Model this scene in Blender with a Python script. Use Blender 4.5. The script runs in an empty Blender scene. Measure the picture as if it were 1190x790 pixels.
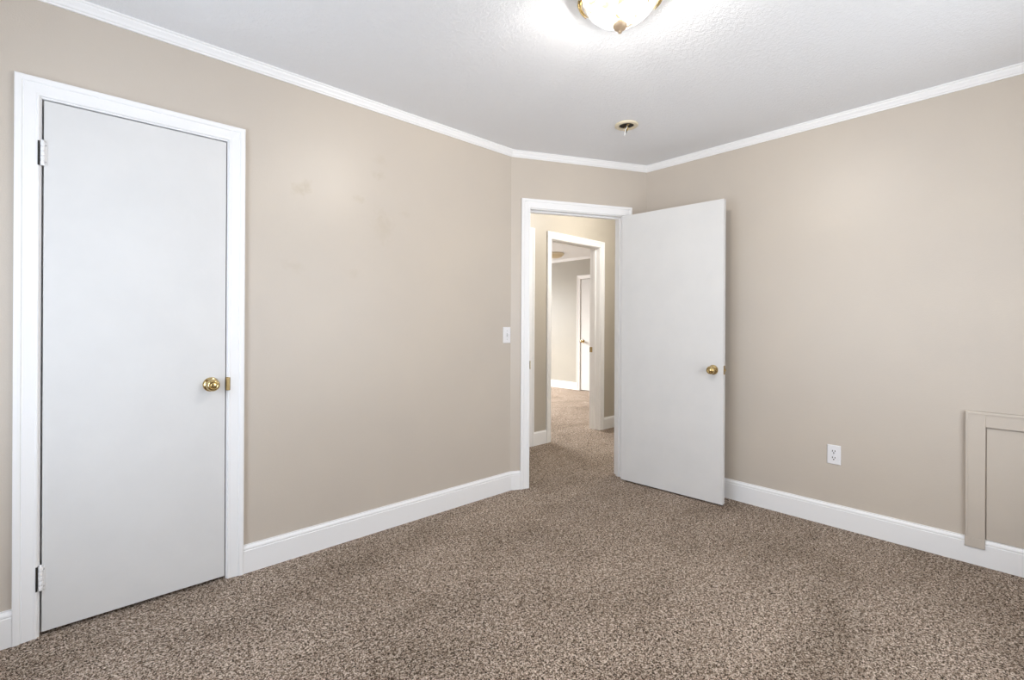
import bpy, bmesh, math, random
from mathutils import Vector, Matrix

# world axes: x runs along the closet wall (towards the hall door), y runs away from the camera side, z up.
# (0,0) is the corner between the closet wall and the slanted doorway wall.
S = bpy.context.scene
COL = S.collection
R = math.radians

# ------------------------------------------------------------------ camera
cam_d = bpy.data.cameras.new('camera')
cam = bpy.data.objects.new('camera', cam_d)
COL.objects.link(cam)
S.camera = cam
cam_d.sensor_width = 36.0
cam_d.lens = 36.0 * 552.85 / 1190.0
cam_d.shift_y = -0.0142
cam_d.clip_start = 0.02
cam.matrix_world = (Matrix.Translation((-2.3259, -2.5418, 1.19)) @ Matrix.Rotation(-0.7440, 4, 'Z')
                    @ Matrix.Rotation(math.pi / 2, 4, 'X') @ Matrix.Rotation(0.005, 4, 'Z'))

# ------------------------------------------------------------------ world, daylight, exposure
world = bpy.data.worlds.new('overcast_sky')
S.world = world
world.use_nodes = True
wb = world.node_tree.nodes['Background']
wb.inputs[0].default_value = (0.87, 0.93, 1.0, 1)
wb.inputs[1].default_value = 0.8

S.view_settings.view_transform = 'Standard'
S.view_settings.look = 'None'
S.view_settings.exposure = 0.17
S.view_settings.gamma = 1.0
S.view_settings.use_curve_mapping = False
S.cycles.use_denoising = True
S.cycles.diffuse_bounces = 7
S.cycles.max_bounces = 12
S.cycles.sample_clamp_indirect = 6.0


def daylight(name, loc, rot, sx, sy, power, col):
    l = bpy.data.lights.new(name, 'AREA')
    l.shape = 'RECTANGLE'
    l.size = sx
    l.size_y = sy
    l.energy = power
    l.color = col
    o = bpy.data.objects.new(name, l)
    COL.objects.link(o)
    o.location = loc
    o.rotation_euler = rot
    return o


DAY = (0.80, 0.89, 1.0)
daylight('daylight_side_window', (-3.09, -1.05, 1.28), (0, R(-90), 0), 1.45, 0.98, 29, (0.75, 0.855, 1.0))
daylight('daylight_rear_window', (-0.35, -3.14, 1.28), (R(90), 0, 0), 1.6, 1.45, 30, (0.90, 0.945, 1.0))
daylight('daylight_room_far_low', (2.7, 5.78, 1.5), (R(-90), 0, 0), 2.2, 1.2, 50, (0.97, 0.985, 1.0))
daylight('daylight_room_far_high', (2.7, 6.0, 2.15), (R(-55), 0, 0), 2.2, 0.5, 215, (1.0, 0.99, 0.97)).data.spread = R(90)

# ------------------------------------------------------------------ materials


def mat(name, color, rough=0.5, metal=0.0, spec=0.5):
    m = bpy.data.materials.new(name)
    m.use_nodes = True
    b = m.node_tree.nodes['Principled BSDF']
    b.inputs['Base Color'].default_value = (*color, 1)
    b.inputs['Roughness'].default_value = rough
    b.inputs['Metallic'].default_value = metal
    b.inputs['Specular IOR Level'].default_value = spec
    return m


def nodes(m):
    return m.node_tree.nodes, m.node_tree.links, m.node_tree.nodes['Principled BSDF']


def coords(m, kind='Object'):
    n, l, b = nodes(m)
    t = n.new('ShaderNodeTexCoord')
    return t.outputs[kind]


def noise(m, vec, scale, detail=2, rough=0.5, dist=0.0):
    n, l, b = nodes(m)
    x = n.new('ShaderNodeTexNoise')
    x.inputs['Scale'].default_value = scale
    x.inputs['Detail'].default_value = detail
    x.inputs['Roughness'].default_value = rough
    x.inputs['Distortion'].default_value = dist
    l.new(vec, x.inputs['Vector'])
    return x.outputs['Fac']


def ramp(m, fac, stops, interp='LINEAR'):
    n, l, b = nodes(m)
    r = n.new('ShaderNodeValToRGB')
    r.color_ramp.interpolation = interp
    els = r.color_ramp.elements
    while len(els) < len(stops):
        els.new(0.5)
    for e, (p, c) in zip(els, stops):
        e.position = p
        e.color = (*c, 1) if len(c) == 3 else c
    l.new(fac, r.inputs[0])
    return r.outputs[0]


def mathn(m, op, a, b_=None, c=None, clamp=False):
    n, l, b = nodes(m)
    x = n.new('ShaderNodeMath')
    x.operation = op
    x.use_clamp = clamp
    for i, v in enumerate((a, b_, c)):
        if v is None:
            continue
        if isinstance(v, (int, float)):
            x.inputs[i].default_value = v
        else:
            l.new(v, x.inputs[i])
    return x.outputs[0]


def mixc(m, fac, a, b_, mode='MIX'):
    n, l, b = nodes(m)
    x = n.new('ShaderNodeMix')
    x.data_type = 'RGBA'
    x.blend_type = mode
    for s, v in ((x.inputs[0], fac), (x.inputs[6], a), (x.inputs[7], b_)):
        if isinstance(v, (int, float)):
            s.default_value = v
        elif isinstance(v, tuple):
            s.default_value = (*v, 1)
        else:
            l.new(v, s)
    return x.outputs[2]


def bump(m, height, strength, dist=0.001):
    n, l, b = nodes(m)
    x = n.new('ShaderNodeBump')
    x.inputs['Strength'].default_value = strength
    x.inputs['Distance'].default_value = dist
    l.new(height, x.inputs['Height'])
    l.new(x.outputs[0], b.inputs['Normal'])
    return x


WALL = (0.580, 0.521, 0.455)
SMUDGE = (0.46, 0.39, 0.29)


def wall_paint(name, color, spots=(), sheen=0.37):
    """satin wall paint with roller texture; spots are dirty marks (x, z, radius x, radius z, amount)"""
    m = mat(name, color, sheen)
    n, l, b = nodes(m)
    co = coords(m)
    big = noise(m, co, 1.3, 3, 0.55)
    var = ramp(m, big, [(0.3, (0.955, 0.955, 0.96)), (0.7, (1.02, 1.015, 1.0))])
    base = mixc(m, 1.0, color, var, 'MULTIPLY')
    sep = n.new('ShaderNodeSeparateXYZ')
    l.new(co, sep.inputs[0])
    wob = noise(m, co, 26, 4, 0.6, 0.6)
    for (x, z, rx, rz, amt) in spots:
        dx = mathn(m, 'MULTIPLY', mathn(m, 'SUBTRACT', sep.outputs[0], x), 1.0 / rx)
        dz = mathn(m, 'MULTIPLY', mathn(m, 'SUBTRACT', sep.outputs[2], z), 1.0 / rz)
        d = mathn(m, 'SQRT', mathn(m, 'ADD', mathn(m, 'MULTIPLY', dx, dx), mathn(m, 'MULTIPLY', dz, dz)))
        d = mathn(m, 'ADD', d, mathn(m, 'MULTIPLY', mathn(m, 'SUBTRACT', wob, 0.5), 2.6))
        k = mathn(m, 'MULTIPLY', mathn(m, 'SUBTRACT', 1.1, d, clamp=True), amt)
        base = mixc(m, k, base, SMUDGE)
    l.new(base, b.inputs['Base Color'])
    rr = noise(m, co, 2.2, 4, 0.6)
    l.new(mathn(m, 'ADD', mathn(m, 'MULTIPLY', rr, 0.06), sheen - 0.03), b.inputs['Roughness'])
    h = mathn(m, 'ADD', noise(m, co, 190, 3, 0.6), mathn(m, 'MULTIPLY', noise(m, co, 9, 3, 0.5), 2.2))
    bump(m, h, 0.35, 0.0016)
    return m


M = {}
M['wall'] = wall_paint('beige_wall_paint', WALL)
M['wall_hall'] = wall_paint('olive_beige_darkened_for_light', (0.51, 0.467, 0.40))  # wall colour darkened so it stays dim under the strong hall light
M['wall_far'] = wall_paint('greige_darkened_for_light', (0.46, 0.440, 0.395))  # darkening put into the colour to offset the far room's strong light
M['wall_left'] = wall_paint('beige_wall_paint_with_marks', WALL, spots=[
    (-1.478, 1.883, 0.050, 0.035, 0.50), (-1.440, 1.925, 0.03, 0.02, 0.25),
    (-1.040, 2.055, 0.040, 0.030, 0.34), (-1.158, 1.893, 0.045, 0.022, 0.32),
    (-1.010, 1.760, 0.070, 0.110, 0.26), (-0.86, 1.855, 0.045, 0.02, 0.20),
    (-1.500, 1.49, 0.060, 0.035, 0.20), (-1.18, 1.47, 0.05, 0.03, 0.18),
    (-1.03, 2.14, 0.045, 0.03, 0.18)])
M['white'] = mat('white_trim_paint', (0.89, 0.892, 0.897), 0.42)
bump(M['white'], noise(M['white'], coords(M['white']), 60, 3), 0.25, 0.0008)
M['door'] = mat('white_door_paint', (0.725, 0.728, 0.732), 0.5, spec=0.3)
_c = coords(M['door'])
_v = ramp(M['door'], noise(M['door'], _c, 5, 4, 0.6), [(0.35, (0.705, 0.703, 0.698)), (0.65, (0.73, 0.727, 0.72))])
nodes(M['door'])[1].new(_v, nodes(M['door'])[2].inputs['Base Color'])
bump(M['door'], noise(M['door'], _c, 45, 4, 0.6), 0.25, 0.0009)
M['plastic'] = mat('white_plastic', (0.82, 0.82, 0.84), 0.35)
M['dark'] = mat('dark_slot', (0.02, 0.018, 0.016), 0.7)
M['screw'] = mat('painted_screw', (0.55, 0.55, 0.56), 0.4)
M['brass'] = mat('polished_brass', (0.56, 0.43, 0.21), 0.12, 1.0)
M['brass_old'] = mat('tarnished_brass', (0.42, 0.31, 0.15), 0.35, 1.0)
M['shade_off'] = mat('unlit_amber_glass', (0.66, 0.56, 0.38), 0.3)
M['ivory'] = mat('ivory_plastic', (0.74, 0.66, 0.50), 0.45)
M['wire'] = mat('yellow_wire', (0.42, 0.30, 0.10), 0.5)
M['wire_black'] = mat('black_wire', (0.02, 0.02, 0.02), 0.5)
M['wire_white'] = mat('white_wire', (0.8, 0.8, 0.78), 0.5)
M['finial'] = mat('antique_cream_finial', (0.62, 0.47, 0.32), 0.4, 0.2)

# ceiling: sprayed texture
m = M['ceiling'] = mat('textured_ceiling_paint', (0.85, 0.862, 0.885), 0.8, spec=0.25)
co = coords(m)
a1 = ramp(m, noise(m, co, 62, 4, 0.62, 0.7), [(0.42, (0, 0, 0)), (0.62, (1, 1, 1))])
a2 = noise(m, co, 130, 3, 0.6)
bump(m, mathn(m, 'ADD', a1, mathn(m, 'MULTIPLY', a2, 0.6)), 0.5, 0.0022)

# carpet: twisted brown pile with dark and light flecks, vacuum tracks
m = M['carpet'] = mat('brown_twist_carpet', (0.3, 0.22, 0.17), 0.95, spec=0.1)
n, l, b = nodes(m)
co = coords(m)
f1 = noise(m, co, 215, 2, 0.6, 1.0)
f2 = noise(m, co, 88, 2, 0.6, 0.8)
fl = mathn(m, 'ADD', mathn(m, 'MULTIPLY', f1, 0.68), mathn(m, 'MULTIPLY', f2, 0.32))
pile = ramp(m, fl, [(0.415, (0.022, 0.021, 0.014)), (0.46, (0.130, 0.088, 0.062)),
                    (0.50, (0.325, 0.243, 0.184)), (0.54, (0.57, 0.455, 0.36)), (0.59, (0.86, 0.77, 0.67))])
mp = n.new('ShaderNodeMapping')
mp.inputs['Rotation'].default_value = (0, 0, R(52))
mp.inputs['Scale'].default_value = (1.0, 2.0, 1.0)
l.new(co, mp.inputs[0])
lay = noise(m, mp.outputs[0], 1.5, 5, 0.62, 0.4)
tr = ramp(m, lay, [(0.34, (0.74, 0.72, 0.70)), (0.50, (0.93, 0.915, 0.91)), (0.66, (1.02, 1.01, 1.01))])
l.new(mixc(m, 1.0, pile, tr, 'MULTIPLY'), b.inputs['Base Color'])
bump(m, mathn(m, 'ADD', fl, mathn(m, 'MULTIPLY', lay, 0.4)), 0.9, 0.010)

# window glass: clear, thin
m = M['glass'] = bpy.data.materials.new('window_glass')
m.use_nodes = True
nt = m.node_tree
nt.nodes.clear()
o_ = nt.nodes.new('ShaderNodeOutputMaterial')
mx = nt.nodes.new('ShaderNodeMixShader')
tp = nt.nodes.new('ShaderNodeBsdfTransparent')
gl = nt.nodes.new('ShaderNodeBsdfGlossy')
gl.inputs['Roughness'].default_value = 0.02
mx.inputs[0].default_value = 0.07
nt.links.new(tp.outputs[0], mx.inputs[1])
nt.links.new(gl.outputs[0], mx.inputs[2])
nt.links.new(mx.outputs[0], o_.inputs[0])


def shade_glass(name, glow, col, through):
    """swirled alabaster lamp glass: glows, and lets much of the bulbs' light through"""
    m = bpy.data.materials.new(name)
    m.use_nodes = True
    nt = m.node_tree
    nt.nodes.clear()
    o_ = nt.nodes.new('ShaderNodeOutputMaterial')
    tc = nt.nodes.new('ShaderNodeTexCoord')
    ns = nt.nodes.new('ShaderNodeTexNoise')
    ns.inputs['Scale'].default_value = 11
    ns.inputs['Detail'].default_value = 3
    ns.inputs['Distortion'].default_value = 2.2
    nt.links.new(tc.outputs['Object'], ns.inputs['Vector'])
    rp = nt.nodes.new('ShaderNodeValToRGB')
    rp.color_ramp.elements[0].position = 0.435
    rp.color_ramp.elements[0].color = (*col, 1)
    rp.color_ramp.elements[1].position = 0.475
    rp.color_ramp.elements[1].color = (1, 0.985, 0.95, 1)
    e = rp.color_ramp.elements.new(0.56)
    e.color = (1, 0.985, 0.95, 1)
    e = rp.color_ramp.elements.new(0.595)
    e.color = (*col, 1)
    e = rp.color_ramp.elements.new(0.63)
    e.color = (1, 0.99, 0.96, 1)
    nt.links.new(ns.outputs['Fac'], rp.inputs[0])
    em = nt.nodes.new('ShaderNodeEmission')
    em.inputs[1].default_value = glow
    nt.links.new(rp.outputs[0], em.inputs[0])
    tp = nt.nodes.new('ShaderNodeBsdfTransparent')
    mx = nt.nodes.new('ShaderNodeMixShader')
    mx.inputs[0].default_value = through
    nt.links.new(em.outputs[0], mx.inputs[1])
    nt.links.new(tp.outputs[0], mx.inputs[2])
    gl = nt.nodes.new('ShaderNodeBsdfGlossy')
    gl.inputs['Roughness'].default_value = 0.12
    m2 = nt.nodes.new('ShaderNodeMixShader')
    m2.inputs[0].default_value = 0.06
    nt.links.new(mx.outputs[0], m2.inputs[1])
    nt.links.new(gl.outputs[0], m2.inputs[2])
    nt.links.new(m2.outputs[0], o_.inputs[0])
    return m


M['shade'] = shade_glass('alabaster_lamp_glass', 6.0, (0.150, 0.132, 0.104), 0.30)
M['shade_far'] = shade_glass('cream_lamp_glass', 0.45, (0.85, 0.75, 0.55), 0.55)

# ------------------------------------------------------------------ helpers


def tag(o, label=None, cat=None, group=None, kind=None):
    for k, v in (('label', label), ('category', cat), ('group', group), ('kind', kind)):
        if v:
            o[k] = v
    return o


def empty(name, loc, rz=0.0, parent=None):
    o = bpy.data.objects.new(name, None)
    COL.objects.link(o)
    o.empty_display_size = 0.1
    o.location = loc
    o.rotation_euler = (0, 0, rz)
    o.parent = parent
    return o


def obj(name, bm, material, parent=None, smooth=False, bevel=0.0, seg=2):
    bmesh.ops.remove_doubles(bm, verts=bm.verts, dist=1e-6)
    bmesh.ops.recalc_face_normals(bm, faces=bm.faces)
    me = bpy.data.meshes.new(name)
    bm.to_mesh(me)
    bm.free()
    me.materials.append(material)
    o = bpy.data.objects.new(name, me)
    COL.objects.link(o)
    o.parent = parent
    if smooth:
        me.shade_smooth()
        e = o.modifiers.new('edges', 'EDGE_SPLIT')
        e.split_angle = R(38)
    if bevel:
        md = o.modifiers.new('bevel', 'BEVEL')
        md.width = bevel
        md.segments = seg
        md.limit_method = 'ANGLE'
        md.angle_limit = R(40)
    return o


def NB():
    return bmesh.new()


def box(bm, x0, x1, y0, y1, z0, z1):
    v = [bm.verts.new(p) for p in ((x0, y0, z0), (x1, y0, z0), (x1, y1, z0), (x0, y1, z0),
                                   (x0, y0, z1), (x1, y0, z1), (x1, y1, z1), (x0, y1, z1))]
    for f in ((0, 1, 2, 3), (4, 5, 6, 7), (0, 1, 5, 4), (1, 2, 6, 5), (2, 3, 7, 6), (3, 0, 4, 7)):
        bm.faces.new([v[i] for i in f])
    return bm


def loft(bm, rings, closed=True, caps=True):
    rv = [[bm.verts.new(p) for p in r] for r in rings]
    for a, b_ in zip(rv[:-1], rv[1:]):
        k = len(a)
        for i in range(k if closed else k - 1):
            j = (i + 1) % k
            bm.faces.new((a[i], a[j], b_[j], b_[i]))
    if caps:
        bm.faces.new(rv[0])
        bm.faces.new(rv[-1])
    return bm


def lathe(bm, prof, org=(0, 0, 0), axis='Z', n=32, sx=1.0):
    """prof = [(radius, distance along axis)]"""
    rings = []
    for (r, t) in prof:
        r = max(r, 1e-4)
        ring = []
        for i in range(n):
            a = 2 * math.pi * i / n
            u, v = r * math.cos(a), r * math.sin(a)
            if axis == 'Z':
                p = (u, v, t)
            elif axis == 'Y':
                p = (u, t, v)
            else:
                p = (t, u, v)
            ring.append((p[0] + org[0], p[1] + org[1], p[2] + org[2]))
        rings.append(ring)
    return loft(bm, rings)


def tube(bm, pts, r, n=8):
    rings = []
    pts = [Vector(p) for p in pts]
    up0 = Vector((0.31, 0.21, 0.93))
    for i, p in enumerate(pts):
        d = (pts[min(i + 1, len(pts) - 1)] - pts[max(i - 1, 0)]).normalized()
        u = d.cross(up0).normalized()
        v = d.cross(u)
        rr = r[i] if isinstance(r, (list, tuple)) else r
        rings.append([tuple(p + rr * (math.cos(2 * math.pi * k / n) * u + math.sin(2 * math.pi * k / n) * v)) for k in range(n)])
    return loft(bm, rings)


def wall_mesh(p0, p1, q0, q1, top, openings=()):
    """p0-p1 inner line, q0-q1 outer line (mitred ends); openings (t0, t1, z0, z1) in metres along the inner line"""
    bm = NB()
    p0, p1, q0, q1 = (Vector(v) for v in (p0, p1, q0, q1))
    d = (p1 - p0)
    L = d.length
    d = d / L
    nrm = Vector((-d.y, d.x))
    if (q0 - p0).dot(nrm) < 0:
        nrm = -nrm
    th = (q0 - p0).dot(nrm)

    def col(t0, t1, z0, z1):
        a, b_ = p0 + d * t0, p0 + d * t1
        c = q1 if t1 >= L - 1e-6 else b_ + nrm * th
        e = q0 if t0 <= 1e-6 else a + nrm * th
        lo = [(v.x, v.y, z0) for v in (a, b_, c, e)]
        hi = [(v.x, v.y, z1) for v in (a, b_, c, e)]
        loft(bm, [lo, hi])
    t = 0.0
    for (t0, t1, z0, z1) in sorted(openings):
        col(t, t0, 0, top)
        if z0 > 0:
            col(t0, t1, 0, z0)
        col(t0, t1, z1, top)
        t = t1
    col(t, L, 0, top)
    return bm


def run_profile(p0, p1, out, prof, m0=0.0, m1=0.0):
    """sweep prof [(depth, z)] from p0 to p1; out = unit vector into the room; m0, m1 mitre slopes"""
    bm = NB()
    p0, p1, out = Vector(p0), Vector(p1), Vector(out)
    d = (p1 - p0).normalized()
    r0 = [(*(p0 + out * a + d * a * m0), z) for a, z in prof]
    r1 = [(*(p1 + out * a - d * a * m1), z) for a, z in prof]
    return loft(bm, [r0, r1])


# ------------------------------------------------------------------ dimensions
CEIL = 2.455
C1 = Vector((0, 0))
C2 = Vector((1.0232, -0.4788))
XL, XR, YN = -2.95, 1.0232, -3.0       # side wall, right wall, rear wall
d2 = (C2 - C1).normalized()
n2in = Vector((d2.y, -d2.x))           # from the slanted wall into the room
L2 = (C2 - C1).length
A2 = math.atan2(d2.y, d2.x)
T1 = math.tan(abs(A2) / 2)
T2 = math.tan((math.pi / 2 - abs(A2)) / 2)
TH = 0.12
HALL = 0.775                           # hall side of the wall beyond the hall
HB = 0.910                             # its far side
FX = 4.55                              # end wall of the far room
FY = 5.6


def structure(o, label=None, cat=None):
    return tag(o, label, cat, None, 'structure')


# ------------------------------------------------------------------ floor and ceiling
bm = NB()
box(bm, XL - 0.25, FX + 0.25, YN - 0.25, FY + 0.25, -0.12, 0.0)
structure(obj('floor', bm, M['carpet']), 'brown twist pile carpet covering the whole floor', 'floor')
bm = NB()
box(bm, XL - 0.25, FX + 0.25, YN - 0.25, FY + 0.25, CEIL, CEIL + 0.12)
structure(obj('ceiling', bm, M['ceiling']), 'white ceiling with sprayed bumpy texture', 'ceiling')

# ------------------------------------------------------------------ walls
CL0, CL1, CLT = -2.420, -1.800, 2.044      # closet opening
DO0, DO1, DOT = 0.148, 0.918, 2.046        # doorway opening along the slanted wall
HO0, HO1, HOT = 1.272, 2.085, 2.078        # doorway across the hall
LO0, LO1 = 0.180, 0.944                    # closed door to its left
FO0, FO1, FOT = -3.066, -2.300, 2.05       # door on the far room's end wall (along -y)

w = wall_mesh((XL, 0), (0, 0), (XL - TH, TH), (TH * T1, TH), CEIL, [(CL0 - XL, CL1 - XL, 0, CLT)])
structure(obj('wall_left', w, M['wall_left']), 'beige wall with the closed white closet door', 'wall')
q0 = C1 - n2in * TH + d2 * TH * T1
q1 = C2 - n2in * TH + d2 * TH * T2
w = wall_mesh(C1, C2, q0, q1, CEIL, [(DO0, DO1, 0, DOT)])
structure(obj('wall_center', w, M['wall']), 'short beige wall around the open doorway', 'wall')
w = wall_mesh(C2, (XR, YN), q1, (XR + TH, YN - TH), CEIL)
structure(obj('wall_right', w, M['wall']), 'beige wall on the right with outlet and trimmed panel', 'wall')
w = wall_mesh((XL, YN), (XR, YN), (XL - TH, YN - TH), (XR + TH, YN - TH), CEIL, [(1.75, 3.45, 0.50, 2.06)])
structure(obj('wall_rear', w, M['wall']), 'beige wall behind the camera with a window', 'wall')
w = wall_mesh((XL, YN), (XL, 0), (XL - TH, YN - TH), (XL - TH, TH), CEIL, [(1.42, 2.48, 0.50, 2.06)])
structure(obj('wall_side', w, M['wall']), 'beige wall left of the camera with a window', 'wall')
# hall
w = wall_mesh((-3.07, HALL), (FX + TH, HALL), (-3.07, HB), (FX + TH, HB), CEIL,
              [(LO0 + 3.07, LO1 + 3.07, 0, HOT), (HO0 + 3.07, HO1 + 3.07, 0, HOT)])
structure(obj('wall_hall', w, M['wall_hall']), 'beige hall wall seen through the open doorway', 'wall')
w = wall_mesh((-0.35, TH), (-0.35, HALL), (-0.45, TH), (-0.45, HALL), CEIL)
structure(obj('wall_hall_left', w, M['wall_hall']), 'end wall of the hall on the left', 'wall')
w = wall_mesh((3.3, -0.56), (3.3, HALL), (3.42, -0.56), (3.42, HALL), CEIL)
structure(obj('wall_hall_right', w, M['wall_hall']), 'end wall of the hall on the right', 'wall')
w = wall_mesh((XR + TH, -0.56), (3.42, -0.56), (XR + TH, -0.68), (3.42, -0.68), CEIL)
structure(obj('wall_hall_near', w, M['wall_hall']), 'near side wall of the hall', 'wall')
w = wall_mesh((XL, TH), (XL, HALL), (XL - TH, TH), (XL - TH, HALL), CEIL)
structure(obj('wall_closet_end', w, M['wall_hall']), 'end wall inside the closet', 'wall')
# far room
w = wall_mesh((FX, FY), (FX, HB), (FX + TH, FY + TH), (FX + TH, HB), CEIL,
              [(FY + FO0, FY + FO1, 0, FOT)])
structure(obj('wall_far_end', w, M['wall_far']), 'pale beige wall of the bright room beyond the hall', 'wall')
w = wall_mesh((0.2, FY), (FX, FY), (0.08, FY + TH), (FX + TH, FY + TH), CEIL, [(1.30, 3.70, 0.85, 2.20)])
structure(obj('wall_far_back', w, M['wall_far']), 'window wall at the back of the bright far room', 'wall')
w = wall_mesh((0.2, HB), (0.2, FY), (0.08, HB), (0.08, FY + TH), CEIL)
structure(obj('wall_far_window', w, M['wall_far']), 'side wall of the bright far room', 'wall')


# ------------------------------------------------------------------ windows (double hung, behind the camera and in the far room)
def make_window(name, loc, rz, wd, z0, z1, label):
    """local x along the wall, y towards outdoors, opening from x=0..wd"""
    t = empty(name, loc, rz)
    structure(t, label, 'window')
    bm = NB()
    fw = 0.035
    for (a, b_, c, d) in ((0, fw, z0, z1), (wd - fw, wd, z0, z1), (fw, wd - fw, z1 - fw, z1), (fw, wd - fw, z0, z0 + fw)):
        box(bm, a, b_, 0.02, 0.11, c, d)
    obj('window_frame', bm, M['white'], t, bevel=0.002)
    zm = (z0 + z1) / 2
    for (a, b_, y) in ((z0 + fw, zm + 0.02, 0.045), (zm - 0.02, z1 - fw, 0.075)):
        bm = NB()
        s = 0.04
        for (p, q, c, d) in ((fw, fw + s, a, b_), (wd - fw - s, wd - fw, a, b_), (fw + s, wd - fw - s, b_ - s, b_), (fw + s, wd - fw - s, a, a + s)):
            box(bm, p, q, y, y + 0.028, c, d)
        sa = obj('window_sash', bm, M['white'], t, bevel=0.002)
        bm = NB()
        box(bm, fw + s, wd - fw - s, y + 0.011, y + 0.015, a + s, b_ - s)
        obj('pane', bm, M['glass'], sa)
    bm = NB()
    box(bm, -0.10, wd + 0.10, -0.05, 0.02, z0 - 0.025, z0)
    obj('window_sill', bm, M['white'], t, bevel=0.004)
    bm = casing_mesh(0, wd, z1, PROF_CASING, z0)
    obj('window_casing', bm, M['white'], t)
    return t


def casing_mesh(x0, x1, zt, prof, zb=0.0):
    """mitred door casing; prof = [(distance outward from the opening, proud of wall)], front is -y"""
    bm = NB()
    st = []
    for (sx, sz) in (('l', 'b'), ('l', 't'), ('r', 't'), ('r', 'b')):
        ring = []
        for (w_, dp) in prof:
            x = x0 - w_ if sx == 'l' else x1 + w_
            z = zb if sz == 'b' else zt + w_
            ring.append((x, -dp, z))
        st.append(ring)
    return loft(bm, st)


PROF_CASING = [(0.005, 0.0), (0.005, 0.0085), (0.008, 0.0105), (0.012, 0.0105), (0.0145, 0.0090), (0.040, 0.0125),
               (0.046, 0.0135), (0.0485, 0.0115), (0.052, 0.0165), (0.060, 0.0185), (0.068, 0.0185), (0.071, 0.0165), (0.071, 0.0)]

make_window('window_1', (XL, -1.58, 0), R(90), 1.06, 0.50, 2.06, 'double hung window on the wall left of the camera')
make_window('window_2', (0.50, YN, 0), R(180), 1.70, 0.50, 2.06, 'double hung window on the wall behind the camera')
make_window('window_3', (1.5, FY, 0), 0.0, 2.40, 0.85, 2.20, 'wide double hung window of the far room')

# ------------------------------------------------------------------ baseboards and crown
PB = [(0, 0.0), (0.0145, 0.0), (0.0145, 0.106), (0.0118, 0.1085), (0.0118, 0.1105), (0.0138, 0.113),
      (0.0132, 0.119), (0.0095, 0.125), (0.0062, 0.129), (0.0062, 0.1335), (0, 0.1335)]
PC = [(0, 2.410), (0.007, 2.410), (0.008, 2.416), (0.0135, 2.4195), (0.0165, 2.428), (0.024, 2.438), (0.0255, 2.446),
      (0.031, 2.449), (0.031, CEIL), (0, CEIL)]


def base(name, p0, p1, out, m0=0, m1=0, label=None):
    return structure(obj(name, run_profile(p0, p1, out, PB, m0, m1), M['white']), label, 'baseboard')


base('baseboard_left', (CL1 + 0.0715, 0), (0, 0), (0, -1), 0, T1, 'white baseboard along the wall right of the closet')
base('baseboard_left_end', (XL, 0), (CL0 - 0.0715, 0), (0, -1), 1, 0, 'short white baseboard left of the closet door')
base('baseboard_center_left', C1, C1 + d2 * (DO0 - 0.0715), n2in, T1, 0, 'tiny white baseboard between corner and doorway')
base('baseboard_center_right', C1 + d2 * (DO1 + 0.0715), C2, n2in, 0, T2, 'short white baseboard behind the open door')
base('baseboard_right', C2, (XR, YN), (-1, 0), T2, 1, 'white baseboard along the right wall')
base('baseboard_rear', (XR, YN), (XL, YN), (0, 1), 1, 1, 'white baseboard behind the camera')
base('baseboard_side', (XL, YN), (XL, 0), (1, 0), 1, 1, 'white baseboard left of the camera')
base('baseboard_hall', (LO1 + 0.0715, HALL), (HO0 - 0.0715, HALL), (0, -1), 0, 0, 'white baseboard between the two hall doors')
base('baseboard_hall_right', (HO1 + 0.0715, HALL), (3.3, HALL), (0, -1), 0, 1, 'white baseboard right of the far doorway')
base('baseboard_hall_left', (-0.35, HALL), (LO0 - 0.0715, HALL), (0, -1), 1, 0, 'white baseboard at the left end of the hall')
base('baseboard_far', (FX, FY), (FX, -FO0 + 0.0715), (-1, 0), 1, 0, 'white baseboard in the bright far room')
base('baseboard_far_right', (FX, -FO1 - 0.0715), (FX, HB), (-1, 0), 0, 0, 'white baseboard right of the far door')


def crown(k, p0, p1, out, m0, m1, label):
    return structure(obj('trim_%d' % k, run_profile(p0, p1, out, PC, m0, m1), M['white']), label, 'crown molding')


crown(1, (XL, 0), (0, 0), (0, -1), 1, T1, 'white crown molding above the closet wall')
crown(2, C1, C2, n2in, T1, T2, 'white crown molding above the doorway wall')
crown(3, C2, (XR, YN), (-1, 0), T2, 1, 'white crown molding above the right wall')
crown(4, (XR, YN), (XL, YN), (0, 1), 1, 1, 'white crown molding behind the camera')
crown(5, (XL, YN), (XL, 0), (1, 0), 1, 1, 'white crown molding left of the camera')
crown(6, (FX, FY), (FX, HB), (-1, 0), 1, 1, 'white crown molding in the bright far room')

# ------------------------------------------------------------------ doors


def jamb_mesh(x0, x1, zt, depth, stop_y, t=0.018):
    """lining of the opening with a stop; y from 0 to depth; fits inside the rough opening x0..x1"""
    bm = NB()
    e = 0.0006
    box(bm, x0 - t + e, x0, 0, depth, 0, zt + t)
    box(bm, x1, x1 + t - e, 0, depth, 0, zt + t)
    box(bm, x0, x1, 0, depth, zt, zt + t - e)
    if stop_y is not None:
        s, sw = 0.011, 0.034
        box(bm, x0, x0 + s, stop_y, stop_y + sw, 0, zt)
        box(bm, x1 - s, x1, stop_y, stop_y + sw, 0, zt)
        box(bm, x0 + s, x1 - s, stop_y, stop_y + sw, zt - s, zt)
    return bm


def reveal(bm, x0, x1, zt):
    """white front edge of the door lining, seen between casing and leaf"""
    e = 0.009
    for (a, b_, c, d) in ((x0 - e, x0 + 0.0004, 0, zt + e), (x1 - 0.0004, x1 + e, 0, zt + e), (x0, x1, zt - 0.0004, zt + e)):
        box(bm, a, b_, -0.0012, 0.0006, c, d)


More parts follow.
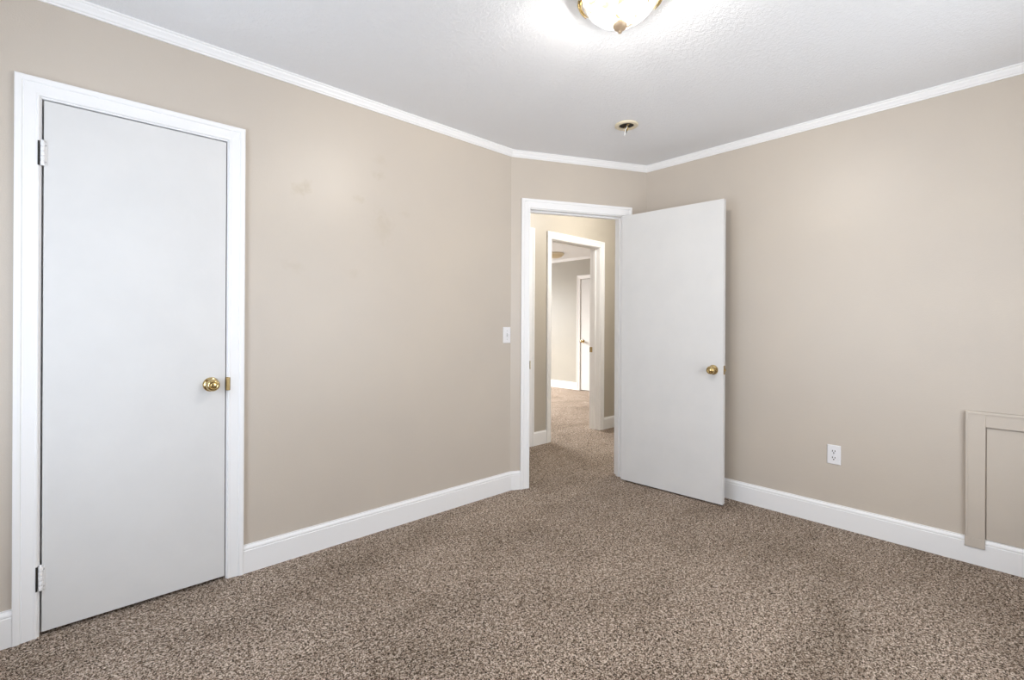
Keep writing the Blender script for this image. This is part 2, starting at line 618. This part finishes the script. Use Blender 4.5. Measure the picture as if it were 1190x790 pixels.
def knob_set(parent, x, z, y0, y1):
    """brass knob on both faces of a leaf whose faces are at y0 and y1"""
    for (y, s) in ((y0, -1), (y1, 1)):
        k = NB()
        lathe(k, [(0.0, y + s * 0.062), (0.010, y + s * 0.0625), (0.0125, y + s * 0.0610), (0.014, y + s * 0.0590), (0.0165, y + s * 0.0605),
                  (0.0205, y + s * 0.0595), (0.0255, y + s * 0.054), (0.0275, y + s * 0.046), (0.0260, y + s * 0.038), (0.0205, y + s * 0.031),
                  (0.0125, y + s * 0.027), (0.0105, y + s * 0.020), (0.0105, y + s * 0.008)], (x, 0, z), 'Y', 36)
        kn = obj('door_knob', k, M['brass'], parent, smooth=True)
        k = NB()
        lathe(k, [(0.012, y + s * 0.0125), (0.020, y + s * 0.012), (0.026, y + s * 0.008), (0.0315, y + s * 0.006), (0.033, y + s * 0.002), (0.033, y)],
              (x, 0, z), 'Y', 36)
        obj('rosette', k, M['brass'], kn, smooth=True)
    return kn


def hinge(parent, x, y, z, material, side=1):
    """butt hinge: knuckle on the pin at (x, y); plates either side"""
    bm = NB()
    for i in range(5):
        a = z - 0.045 + i * 0.018
        lathe(bm, [(0.0, a), (0.0062, a), (0.0068, a + 0.0015), (0.0068, a + 0.0155), (0.0062, a + 0.017), (0.0, a + 0.017)], (x, y, 0), 'Z', 14)
    lathe(bm, [(0.003, z + 0.044), (0.0052, z + 0.047), (0.004, z + 0.051), (0.0, z + 0.052)], (x, y, 0), 'Z', 12)
    h = obj('hinge', bm, material, parent, smooth=True)
    return h


# --- door_1: the closed closet door in the left wall
t = empty('door_1', (0, 0, 0))
structure(t, 'closed flush white closet door with brass knob in the left wall', 'door')
bm = NB()
box(bm, CL0 + 0.0070, CL1 - 0.0055, -0.0015, 0.0335, 0.014, CLT - 0.0070)
leaf = obj('door_leaf', bm, M['door'], t, bevel=0.0015)
obj('door_casing', casing_mesh(CL0, CL1, CLT, PROF_CASING), M['white'], t)
# jamb sits in a rough opening the size of the wall hole, so it lines it thinly
bm = NB()
box(bm, CL0, CL0 + 0.0008, 0.0, TH, 0, CLT)
box(bm, CL1 - 0.0008, CL1, 0.0, TH, 0, CLT)
box(bm, CL0, CL1, 0.0, TH, CLT - 0.0008, CLT)
for a, b_ in ((CL0, CL0 + 0.013), (CL1 - 0.013, CL1)):
    box(bm, a, b_, 0.036, 0.072, 0, CLT)
box(bm, CL0 + 0.013, CL1 - 0.013, 0.036, 0.072, CLT - 0.013, CLT)
reveal(bm, CL0, CL1, CLT)
obj('door_jamb', bm, M['white'], t)
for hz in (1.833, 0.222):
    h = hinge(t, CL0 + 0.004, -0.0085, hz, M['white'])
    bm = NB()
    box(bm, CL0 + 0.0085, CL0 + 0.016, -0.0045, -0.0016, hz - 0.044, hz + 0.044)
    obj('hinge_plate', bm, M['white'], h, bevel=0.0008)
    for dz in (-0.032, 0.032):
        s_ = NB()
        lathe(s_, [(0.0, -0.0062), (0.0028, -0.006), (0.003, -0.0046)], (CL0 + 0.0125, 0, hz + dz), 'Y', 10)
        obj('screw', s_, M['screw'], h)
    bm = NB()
    box(bm, CL0 - 0.0095, CL0 - 0.0045, -0.0125, -0.0005, hz - 0.046, hz + 0.046)  # solid dark strip in place of the shadow in the hinge gap
    obj('hinge_gap_shadow', bm, M['dark'], h)['label'] = 'dark strip standing in for the gap shadow beside the painted hinge'
knob_set(t, -1.863, 0.913, -0.0015, 0.0335)
bm = NB()
box(bm, CL1 - 0.0040, CL1 + 0.0135, -0.0125, 0.006, 0.880, 0.942)
obj('strike_plate', bm, M['brass_old'], t, bevel=0.003)['label'] = 'brass strike plate on the closet casing'

# --- door_2: doorway in the slanted wall with its leaf swung open into the room
t = empty('door_2', (0, 0, 0), A2)
structure(t, 'open flush white door swung into the room beside the doorway', 'door')
obj('door_casing', casing_mesh(DO0, DO1, DOT, PROF_CASING), M['white'], t)
bm = NB()
box(bm, DO0, DO0 + 0.0008, 0.0, TH, 0, DOT)
box(bm, DO1 - 0.0008, DO1, 0.0, TH, 0, DOT)
box(bm, DO0, DO1, 0.0, TH, DOT - 0.0008, DOT)
for a, b_ in ((DO0, DO0 + 0.013), (DO1 - 0.013, DO1)):
    box(bm, a, b_, 0.038, 0.074, 0, DOT)
box(bm, DO0 + 0.013, DO1 - 0.013, 0.038, 0.074, DOT - 0.013, DOT)
reveal(bm, DO0, DO1, DOT)
obj('door_jamb', bm, M['white'], t)
# hall side casing
bm = casing_mesh(DO0, DO1, DOT, [(w_, -dp - TH) for (w_, dp) in PROF_CASING])
obj('door_casing', bm, M['white'], t)
bm = NB()
box(bm, DO0 - 0.0010, DO0 + 0.0022, -0.0125, 0.030, 0.872, 0.932)
obj('strike_plate', bm, M['brass_old'], t, bevel=0.001)['label'] = 'brass strike plate on the left jamb'
# leaf: turned about its hinge pin
ldir = Vector((0.0608, -0.9982))
la = math.atan2(ldir.y, ldir.x)
S0 = Vector((0.780, -0.413))              # hinge end of the face seen from the room
inv = Matrix.Rotation(-A2, 4, 'Z')
lp = inv @ Vector((S0.x, S0.y, 0))
lf = NB()
box(lf, 0.0, 0.765, 0.0, 0.035, 0.010, 2.035)
leaf2 = obj('door_leaf', lf, M['door'], t, bevel=0.0015)
leaf2.location = lp
leaf2.rotation_euler = (0, 0, la - A2)
# local y of the leaf points away from the viewer side
leaf2['label'] = 'flush white door leaf swung open'
knob_set(leaf2, 0.700, 0.900, 0.0, 0.035)
bm = NB()
box(bm, 0.7652, 0.7668, 0.0065, 0.0285, 0.872, 0.930)
obj('latch_plate', bm, M['brass_old'], leaf2)
bm = NB()
box(bm, 0.7665, 0.776, 0.012, 0.023, 0.893, 0.909)
obj('latch_bolt', bm, M['brass_old'], leaf2, bevel=0.002)
for hz in (1.833, 0.222):
    hinge(leaf2, -0.002, 0.037, hz, M['white'])

# --- door_3: cased opening across the hall
t = empty('door_3', (0, HALL, 0))
structure(t, 'white cased opening across the hall leading to the bright room', 'doorway')
obj('door_casing', casing_mesh(HO0, HO1, HOT, PROF_CASING), M['white'], t)
obj('door_casing', casing_mesh(HO0, HO1, HOT, [(w_, -dp - (HB - HALL)) for (w_, dp) in PROF_CASING]), M['white'], t)
bm = NB()
dpt = HB - HALL
box(bm, HO0, HO0 + 0.0008, 0.0, dpt, 0, HOT)
box(bm, HO1 - 0.0008, HO1, 0.0, dpt, 0, HOT)
box(bm, HO0, HO1, 0.0, dpt, HOT - 0.0008, HOT)
for a, b_ in ((HO0, HO0 + 0.013), (HO1 - 0.013, HO1)):
    box(bm, a, b_, 0.055, 0.091, 0, HOT)
box(bm, HO0 + 0.013, HO1 - 0.013, 0.055, 0.091, HOT - 0.013, HOT)
reveal(bm, HO0, HO1, HOT)
obj('door_jamb', bm, M['white'], t)
bm = NB()
box(bm, HO1 - 0.003, HO1 - 0.0007, 0.100, dpt + 0.004, 0.885, 0.945)
obj('strike_plate', bm, M['brass_old'], t)['label'] = 'dark brass strike plate on the right jamb'

# --- door_4: closed door in the hall wall, mostly hidden by the doorway
t = empty('door_4', (0, HALL, 0))
structure(t, 'closed white hall door at the left edge of the doorway view', 'door')
obj('door_casing', casing_mesh(LO0, LO1, HOT, PROF_CASING), M['white'], t)
bm = NB()
reveal(bm, LO0, LO1, HOT)
box(bm, LO0, LO0 + 0.013, 0.045, 0.08, 0, HOT)
box(bm, LO1 - 0.013, LO1, 0.045, 0.08, 0, HOT)
box(bm, LO0 + 0.013, LO1 - 0.013, 0.045, 0.08, HOT - 0.013, HOT)
obj('door_jamb', bm, M['white'], t)
bm = NB()
box(bm, LO0 + 0.004, LO1 - 0.004, 0.005, 0.040, 0.012, HOT - 0.005)
obj('door_leaf', bm, M['door'], t, bevel=0.0015)
knob_set(t, LO0 + 0.066, 0.91, 0.005, 0.040)

# --- door_5: closed door on the far room's end wall
t = empty('door_5', (FX, 0, 0), R(-90))
structure(t, 'closed white door on the end wall of the bright far room', 'door')
obj('door_casing', casing_mesh(FO0, FO1, FOT, PROF_CASING), M['white'], t)
bm = NB()
reveal(bm, FO0, FO1, FOT)
box(bm, FO0, FO0 + 0.013, 0.045, 0.08, 0, FOT)
box(bm, FO1 - 0.013, FO1, 0.045, 0.08, 0, FOT)
box(bm, FO0 + 0.013, FO1 - 0.013, 0.045, 0.08, FOT - 0.013, FOT)
obj('door_jamb', bm, M['white'], t)
bm = NB()
box(bm, FO0 + 0.004, FO1 - 0.004, 0.005, 0.040, 0.012, FOT - 0.005)
obj('door_leaf', bm, M['door'], t, bevel=0.0015)
knob_set(t, FO0 + 0.062, 0.908, 0.005, 0.040)

# ------------------------------------------------------------------ access panel in the right wall
# local x = distance from the C2 corner towards the camera side, y into the wall
PX0, PX1, PZB, PZT, PW = 1.846, 2.420, 0.087, 0.769, 0.0735
t = empty('access_panel', (XR, C2.y, 0), R(-90))
tag(t, 'low beige painted access panel with flat wooden frame on the right wall', 'access panel')
bm = NB()
for (a, b_) in ((PX0, PX0 + PW), (PX1 - PW, PX1)):
    box(bm, a, b_, -0.019, -0.0002, 0.1337, PZT - 0.0)
    box(bm, a, b_, -0.021, -0.0147, PZB, 0.1337)
box(bm, PX0 + PW, PX1 - PW, -0.019, -0.0002, PZT - PW, PZT)
obj('frame', bm, M['wall'], t, bevel=0.002)
bm = NB()
# thin stop moulding running round the outside edge of the frame
box(bm, PX0 + 0.002, PX1 - 0.002, -0.0225, -0.019, PZT - 0.012, PZT - 0.002)
box(bm, PX0 + 0.002, PX0 + 0.010, -0.0225, -0.019, 0.15, PZT - 0.012)
obj('edge_bead', bm, M['wall'], t, bevel=0.0015)
bm = NB()
box(bm, PX0 + PW + 0.003, PX1 - PW - 0.003, -0.006, -0.0003, 0.135, PZT - PW - 0.004)
obj('panel', bm, M['wall'], t, bevel=0.001)

# ------------------------------------------------------------------ light switch beside the slanted corner
t = empty('light_switch', (-0.0385, 0, 1.1205))
tag(t, 'white toggle light switch at the wall corner left of the open doorway', 'light switch')
bm = NB()
loft(bm, [[(-0.035, -0.0003, -0.0575), (0.035, -0.0003, -0.0575), (0.035, -0.0003, 0.0575), (-0.035, -0.0003, 0.0575)],
          [(-0.035, -0.003, -0.0575), (0.035, -0.003, -0.0575), (0.035, -0.003, 0.0575), (-0.035, -0.003, 0.0575)],
          [(-0.0315, -0.006, -0.054), (0.0315, -0.006, -0.054), (0.0315, -0.006, 0.054), (-0.0315, -0.006, 0.054)]])
obj('cover_plate', bm, M['plastic'], t, bevel=0.001)
bm = NB()
box(bm, -0.0055, 0.0055, -0.0066, -0.006, -0.0125, 0.0125)
obj('toggle_slot', bm, M['screw'], t)
bm = NB()
loft(bm, [[(-0.004, -0.0066, -0.007), (0.004, -0.0066, -0.007), (0.004, -0.0066, 0.006), (-0.004, -0.0066, 0.006)],
          [(-0.003, -0.020, 0.004), (0.003, -0.020, 0.004), (0.003, -0.0185, 0.0115), (-0.003, -0.0185, 0.0115)]])
obj('toggle', bm, M['plastic'], t, bevel=0.0008)
for dz in (-0.030, 0.030):
    bm = NB()
    lathe(bm, [(0.0, -0.0075), (0.003, -0.007), (0.0035, -0.006)], (0, 0, dz), 'Y', 12)
    obj('screw', bm, M['screw'], t)

# ------------------------------------------------------------------ duplex outlet on the right wall
t = empty('electrical_outlet', (XR, C2.y - 1.276, 0.4270), R(-90))
tag(t, 'white duplex electrical outlet low on the right wall', 'outlet')
bm = NB()
loft(bm, [[(-0.035, -0.0003, -0.0575), (0.035, -0.0003, -0.0575), (0.035, -0.0003, 0.0575), (-0.035, -0.0003, 0.0575)],
          [(-0.035, -0.003, -0.0575), (0.035, -0.003, -0.0575), (0.035, -0.003, 0.0575), (-0.035, -0.003, 0.0575)],
          [(-0.0315, -0.006, -0.054), (0.0315, -0.006, -0.054), (0.0315, -0.006, 0.054), (-0.0315, -0.006, 0.054)]])
obj('cover_plate', bm, M['plastic'], t, bevel=0.001)
for dz in (-0.0195, 0.0195):
    bm = NB()
    ring = []
    for i in range(28):
        a = 2 * math.pi * i / 28
        ring.append((0.0172 * math.cos(a), max(-0.0135, min(0.0135, 0.0172 * math.sin(a)))))
    loft(bm, [[(x, -0.006, z + dz) for x, z in ring], [(x, -0.0078, z + dz) for x, z in ring]])
    r_ = obj('receptacle', bm, M['plastic'], t)
    for (x, hh) in ((-0.0065, 0.0048), (0.0065, 0.0040)):
        bm = NB()
        box(bm, x - 0.0019, x + 0.0019, -0.0081, -0.0077, dz + 0.0035 - hh, dz + 0.0035 + hh)
        obj('slot', bm, M['dark'], r_)
    bm = NB()
    lathe(bm, [(0.0, -0.0081), (0.0036, -0.0081), (0.0036, -0.0077)], (0, 0, dz - 0.0080), 'Y', 14)
    obj('ground_hole', bm, M['dark'], r_)
bm = NB()
lathe(bm, [(0.0, -0.0075), (0.003, -0.007), (0.0035, -0.006)], (0, 0, 0), 'Y', 12)
obj('screw', bm, M['screw'], t)

# ------------------------------------------------------------------ ceiling light
LX, LY = -0.830, -1.504
VA = math.atan2(LY + 2.5418, LX + 2.3259)       # bearing from the camera side, to turn the arms


def ceiling_lamp(name, loc, rz, big, label):
    t = empty(name, loc, rz)
    tag(t, label, 'ceiling light')
    return t


t = ceiling_lamp('ceiling_light', (LX, LY, CEIL), VA, True, 'brass and alabaster glass flush ceiling light glowing above the room')
bm = NB()
lathe(bm, [(0.0, -0.0005), (0.143, -0.0005), (0.150, -0.005), (0.151, -0.012), (0.146, -0.018), (0.149, -0.025), (0.146, -0.031), (0.141, -0.032),
           (0.138, -0.026), (0.138, -0.012), (0.0, -0.010)], n=56)
obj('pan', bm, M['brass'], t, smooth=True)
prof = [(0.139, -0.028), (0.138, -0.046), (0.130, -0.064), (0.117, -0.082), (0.100, -0.099), (0.081, -0.113), (0.060, -0.1245), (0.038, -0.133), (0.016, -0.138)]
bm = NB()
rings = []
for (r0, z) in prof:
    ring = []
    for i in range(72):
        a = 2 * math.pi * i / 72
        r1 = r0 * (1 + 0.010 * math.cos(12 * a) * (r0 / 0.14))
        ring.append((r1 * math.cos(a), r1 * math.sin(a), z))
    rings.append(ring)
loft(bm, rings, caps=False)
obj('glass_bowl', bm, M['shade'], t, smooth=True)
bm = NB()
lathe(bm, [(0.020, -0.1335), (0.0265, -0.1365), (0.0275, -0.1435), (0.025, -0.151), (0.018, -0.157), (0.008, -0.160), (0.0045, -0.163),
           (0.0068, -0.167), (0.0064, -0.171), (0.0, -0.175)], n=28)
obj('finial', bm, M['finial'], t, smooth=True)
for a in (R(88), R(-88), R(0)):
    bm = NB()
    ca, sa = math.cos(a), math.sin(a)
    for (off, k) in ((0.0, 0), (0.007, 1)):
        pts = [((r_ + off) * ca, (r_ + off) * sa, z_) for (r_, z_) in ((0.147, -0.026), (0.149, -0.044), (0.144, -0.062), (0.134, -0.080), (0.119, -0.096 - k * 0.002))]
        tube(bm, pts, [0.0035, 0.004, 0.0035, 0.003, 0.0015], 8)
    obj('arm', bm, M['brass'], t, smooth=True)
# two bulbs under the pan
for sgn in (-1, 1):
    bm = NB()
    y0 = 0.062 * sgn
    tube(bm, [(0, y0 * 0.3, -0.030), (0, y0 * 0.62, -0.045)], 0.013, 14)
    obj('lamp_holder', bm, M['plastic'], t)
    ld = bpy.data.lights.new('bulb_light', 'POINT')
    ld.energy = 54.0
    ld.color = (1.0, 0.96, 0.90)
    ld.shadow_soft_size = 0.022
    lo = bpy.data.objects.new('bulb_light', ld)
    COL.objects.link(lo)
    lo.parent = t
    lo.location = (0, y0, -0.049)

# ------------------------------------------------------------------ smoke detector base with hanging wires
t = empty('detector_base', (0.225, -0.824, CEIL), R(20))
tag(t, 'round ivory detector mounting base on the ceiling with dangling wires', 'detector base')
bm = NB()
lathe(bm, [(0.045, -0.0003), (0.070, -0.0003), (0.0725, -0.003), (0.0715, -0.008), (0.066, -0.0115), (0.056, -0.012), (0.048, -0.010), (0.045, -0.006), (0.045, -0.0003)], n=48)
obj('mounting_ring', bm, M['ivory'], t, smooth=True)
bm = NB()
lathe(bm, [(0.0, -0.0008), (0.0448, -0.0008), (0.0448, -0.0030), (0.0, -0.0030)], n=36)
obj('electrical_box', bm, M['dark'], t)['label'] = 'black opening of the electrical box'
bm = NB()
box(bm, -0.036, 0.036, -0.007, 0.007, -0.0105, -0.0085)
obj('cross_bracket', bm, M['brass_old'], t, bevel=0.0008).rotation_euler = (0, 0, R(35))
for (nm, mt, pts, r) in (('wire', 'wire', [(0.010, 0.0, -0.011), (0.014, 0.008, -0.024), (0.004, 0.012, -0.034), (-0.008, 0.004, -0.030), (-0.004, -0.008, -0.020), (0.008, -0.006, -0.024), (0.010, 0.004, -0.038)], 0.0042),
                         ('wire', 'wire_black', [(-0.004, 0.004, -0.011), (-0.008, 0.002, -0.028), (-0.004, 0.000, -0.044), (-0.016, 0.004, -0.060)], 0.0036),
                         ('wire', 'wire_white', [(0.002, -0.004, -0.011), (-0.014, -0.004, -0.026), (-0.024, 0.0, -0.038), (-0.020, 0.004, -0.062), (-0.026, 0.003, -0.078)], 0.0034)):
    bm = NB()
    # smooth the points with a simple Catmull-Rom pass
    P = [Vector(p) for p in pts]
    q = []
    for i in range(len(P) - 1):
        a, b_, c, d = P[max(i - 1, 0)], P[i], P[i + 1], P[min(i + 2, len(P) - 1)]
        for k in range(5):
            u = k / 5
            q.append(0.5 * ((2 * b_) + (c - a) * u + (2 * a - 5 * b_ + 4 * c - d) * u * u + (3 * b_ - a - 3 * c + d) * u ** 3))
    q.append(P[-1])
    tube(bm, q, r, 8)
    obj(nm, bm, M[mt], t, smooth=True)

# ------------------------------------------------------------------ flush ceiling light of the far room
t = empty('ceiling_light', (3.84, 3.065, CEIL), 0)
tag(t, 'small tan rimmed flush ceiling light in the bright far room', 'ceiling light')
bm = NB()
lathe(bm, [(0.0, -0.0005), (0.150, -0.0005), (0.158, -0.008), (0.162, -0.026), (0.158, -0.036), (0.145, -0.037), (0.145, -0.024), (0.0, -0.022)], n=48)
obj('pan', bm, M['ivory'], t, smooth=True)
bm = NB()
lathe(bm, [(0.144, -0.030), (0.138, -0.050), (0.112, -0.072), (0.062, -0.086), (0.0, -0.090)], n=40)
obj('glass_bowl', bm, M['shade_off'], t, smooth=True)

# ------------------------------------------------------------------ hall ceiling light (lights the hall wall above the far doorway)
t = empty('ceiling_light', (1.55, -0.12, CEIL), 0)
tag(t, 'round white ceiling light of the hall', 'ceiling light')
bm = NB()
lathe(bm, [(0.0, -0.0005), (0.120, -0.0005), (0.128, -0.010), (0.124, -0.024), (0.0, -0.022)], n=40)
obj('pan', bm, M['plastic'], t, smooth=True)
bm = NB()
lathe(bm, [(0.112, -0.024), (0.110, -0.050), (0.085, -0.080), (0.045, -0.094), (0.0, -0.098)], n=40)
obj('glass_bowl', bm, M['shade_far'], t, smooth=True)
ld = bpy.data.lights.new('bulb_light', 'POINT')
ld.energy = 76.0
ld.color = (1.0, 0.975, 0.92)
ld.shadow_soft_size = 0.04
lo = bpy.data.objects.new('bulb_light', ld)
COL.objects.link(lo)
lo.parent = t
lo.location = (0, 0, -0.05)
